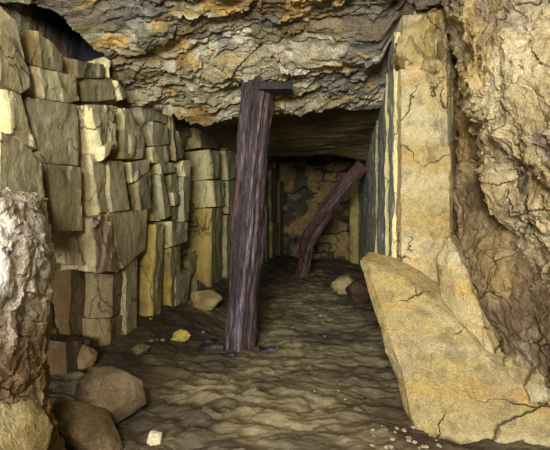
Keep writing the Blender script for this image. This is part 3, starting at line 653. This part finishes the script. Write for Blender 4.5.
# ------------------------------------------------------------------ timber props
def log(name, path, rads, parent, colf, seed, loc, nseg=220, nr=72, knots=(), twist=0.4, amp=1.0):
    path = np.array(path, float); c = cr(path, nseg); r = cr(np.array(rads, float), nseg)
    tan = np.gradient(c, axis=0); tan /= np.linalg.norm(tan, axis=1, keepdims=True)
    up = np.array([0, 1.0, 0]); b = np.cross(tan, up); b /= np.linalg.norm(b, axis=1, keepdims=True); a = np.cross(b, tan)
    t = np.linspace(0, 2*math.pi, nr, endpoint=False)
    s = np.r_[0, np.cumsum(np.linalg.norm(np.diff(c, axis=0), axis=1))]
    TT, SS = np.meshgrid(t, s); th = (TT+twist*SS).ravel(); ss = SS.ravel()
    q = np.stack([np.cos(th), np.sin(th), ss], 1)
    rad = 1+amp*(0.14*fbm(q, (1.1, 1.1, 3.2), seed, 4)+0.05*ridge(q+0.25*fbm(q, 3, seed+1, 2)[:, None], (4.0, 4.0, 1.8), seed+3, 3)+0.03*fbm(q, (12, 12, 4), seed+7, 3)-0.16*sstep(0.55, 0.85, ridge(q, (2.6, 2.6, 0.7), seed+9, 1)))
    for (ka, kz, kr, kh) in knots:
        da = np.angle(np.exp(1j*(TT.ravel()-ka))); rad += kh*np.exp(-((da*1.0)**2+((ss-kz)/kr*1.0)**2/1.0)*3)
    R = (np.repeat(r, nr)*rad)[:, None]
    P = np.repeat(c, nr, 0)+R*(np.cos(TT.ravel())[:, None]*np.repeat(b, nr, 0)+np.sin(TT.ravel())[:, None]*np.repeat(a, nr, 0))
    i = np.arange(nseg-1)[:, None]*nr; j = np.arange(nr)[None]; j2 = (j+1) % nr
    fc = np.stack([i+j, i+j2, i+nr+j2, i+nr+j], -1).reshape(-1, 4)
    # caps: end rings collapsed to the centre
    nv = len(P); P = np.vstack([P, c[0], c[-1]])
    j = np.arange(nr); j2 = (j+1) % nr
    f1 = np.stack([j2, j, np.full(nr, nv), np.full(nr, nv)], 1); k0 = (nseg-1)*nr
    q = np.vstack([q, [0, 0, 0], [0, 0, s[-1]]])
    cl = colf(q, seed)
    me_faces = [tuple(f) for f in fc]+[(int(b_), int(a_), nv) for a_, b_ in zip(j, j2)]+[(int(k0+a_), int(k0+b_), nv+1) for a_, b_ in zip(j, j2)]
    me = bpy.data.meshes.new(name); me.from_pydata((P-np.asarray(loc)).tolist(), [], me_faces)
    me.polygons.foreach_set('use_smooth', np.ones(len(me.polygons), bool))
    at_ = me.color_attributes.new('c', 'FLOAT_COLOR', 'POINT'); cc = np.ones((len(P), 4), np.float32); cc[:, :3] = np.clip(cl, .002, .9); at_.data.foreach_set('color', cc.ravel())
    me.set_sharp_from_angle(angle=math.radians(50)); me.materials.append(M_wood)
    o = bpy.data.objects.new(name, me); C.objects.link(o); o.parent = parent
    return o
def wood_col(a, b, c_, d):
    def f(q, seed):
        n = len(q); T = lambda c: np.tile(lin(c), (n, 1))
        c = mix(T(a), T(b), sstep(-.4, .5, fbm(q, (4, 4, 1.2), seed+20, 4)))
        c = mix(c, T(c_), 0.7*sstep(0.05, 0.5, fbm(q, (7, 7, 1.0), seed+30, 4)))
        return mix(c, T(d), 0.75*sstep(0.15, 0.55, fbm(q, (6, 6, 1.3), seed+40, 4)))
    return f
base = at(241, 351, 2.92)
p = tag(empty('timber_prop', base), 'upright dark weathered tree-trunk prop between floor and ceiling', 'timber prop')
log('trunk', [at(240, 358, 2.93), at(241, 325, 2.93), at(243, 290, 2.93), at(248, 230, 2.93), at(252, 160, 2.93), at(256, 110, 2.93), at(257, 82, 2.93)],
    [.110, .104, .100, .110, .102, .112, .112], p, wood_col((62, 48, 50), (42, 33, 36), (92, 62, 48), (112, 100, 106)), 1001, base, knots=((4.9, .95, .09, .16), (5.3, 1.5, .07, .1), (4.2, .35, .08, .08)))
def plank(name, c, sx, sy, sz, rz, parent, loc, seed, colf, tilt=0.0):
    c = np.array(c); pts = []
    for x in (-1, -.3, .4, 1):
        T_ = np.array([x*sx, -sy, sz+tilt*x*sx]); B__ = np.array([x*sx, -sy, -sz+tilt*x*sx])
        rot = lambda v: np.array([v[0]*math.cos(rz)-v[1]*math.sin(rz), v[0]*math.sin(rz)+v[1]*math.cos(rz), v[2]])
        pts.append((c+rot(T_), c+rot(B__)))
    bk = (-math.sin(rz)*2*sy, math.cos(rz)*2*sy, 0)
    def cf(Q, inf, s): return colf(Q*np.array([1, 1, 1]), s)
    return solid(name, pts, bk, cf, M_wood, parent, 0.008, 0.003, 0.004, seed, 45, 1.0, None if parent is None else loc)
def plank_child(*a, **k):
    o = plank(*a, **k); o.location = (0, 0, 0); return o
dk = wood_col((38, 32, 34), (30, 26, 28), (60, 48, 44), (72, 66, 66))
plank_child('wooden_wedge', at(275, 88, 2.86), .115, .08, .026, 0.06, p, base, 1050, dk, tilt=0.02)
# bark scraps round its foot
for k, (px, py, D, sx, sy, rz, lb) in enumerate([(211, 350, 2.85, .09, .035, .3, 'dark strip of bark on the floor left of the upright prop foot'), (268, 351, 2.86, .06, .03, -.4, 'short dark strip of bark right of the upright prop foot'), (228, 356, 2.74, .06, .022, -.15, 'thin dark bark piece in front of the upright prop foot'), (204, 340, 3.0, .07, .03, .9, 'dark curled bark piece behind the others left of the upright prop')]):
    c = at(px, py, D); zf = float(floor_h(np.array([c[0]]), np.array([c[1]]))[0])
    lc = (c[0], c[1], zf)
    pts = [((c[0]+u*sx, c[1]-sy, zf+.022+.008*math.sin(3*u)), (c[0]+u*sx, c[1]-sy, zf-.004)) for u in (-1, -.3, .4, 1)]
    o = solid('bark_scrap', pts, (sx*math.sin(rz)*.4, 2*sy, 0), lambda Q, i, s: dk(Q, s), M_wood, None, .008, .005, .006, 1070+k, 45, 1.0, lc)
    tag(o, lb, 'bark', 'bark scraps')
base2 = at(303, 280, 6.1)
LB2 = ('crooked reddish brown timber prop leaning to the right deep in the passage', 'timber prop')
p2 = log('timber_prop', [at(302, 281, 6.1), at(304, 262, 6.1), at(308, 240, 6.0), at(325, 212, 5.85), at(344, 187, 5.65), at(363, 164, 5.5)],
    [.105, .085, .10, .105, .10, .09], None, wood_col((88, 62, 54), (66, 46, 42), (126, 84, 64), (120, 104, 96)), 1101, base2, 160, 56, amp=1.3)
p2.location = base2; tag(p2, *LB2)

# ------------------------------------------------------------------ light, camera
def area(name, loc, rot_to, size, energy, colr):
    l = bpy.data.lights.new(name, 'AREA'); l.shape = 'DISK'; l.size = size; l.energy = energy; l.color = colr
    o = bpy.data.objects.new(name, l); o.location = loc; C.objects.link(o)
    o.rotation_euler = (Vector(rot_to)-Vector(loc)).to_track_quat('-Z', 'Y').to_euler(); return o
area('hand_lamp', (-0.2, -0.6, 1.55), (0.1, 3.2, 1.0), 0.4, 52, (1.0, 0.93, 0.80))
area('rear_fill_light', (-0.9, -3.0, 1.5), (0.4, 4, 1.1), 1.5, 330, (0.95, 0.97, 1.0))  # added fill behind the camera, keeps the far passage and right wall bright
w = bpy.data.worlds.new('world'); bpy.context.scene.world = w; w.use_nodes = True
w.node_tree.nodes['Background'].inputs[0].default_value = (0.8, 0.88, 1, 1); w.node_tree.nodes['Background'].inputs[1].default_value = 0.25
cam = bpy.data.cameras.new('camera'); cam.sensor_width = 36; cam.lens = F/550*36; cam.clip_start = 0.02
co = bpy.data.objects.new('camera', cam); co.location = (0, 0, CAMZ); co.rotation_euler = (math.pi/2+PITCH, 0, 0); C.objects.link(co)
S = bpy.context.scene; S.camera = co
S.view_settings.view_transform = 'Standard'; S.view_settings.look = 'None'; S.view_settings.gamma = 1.0; S.view_settings.use_curve_mapping = False
S.view_settings.exposure = 0.06
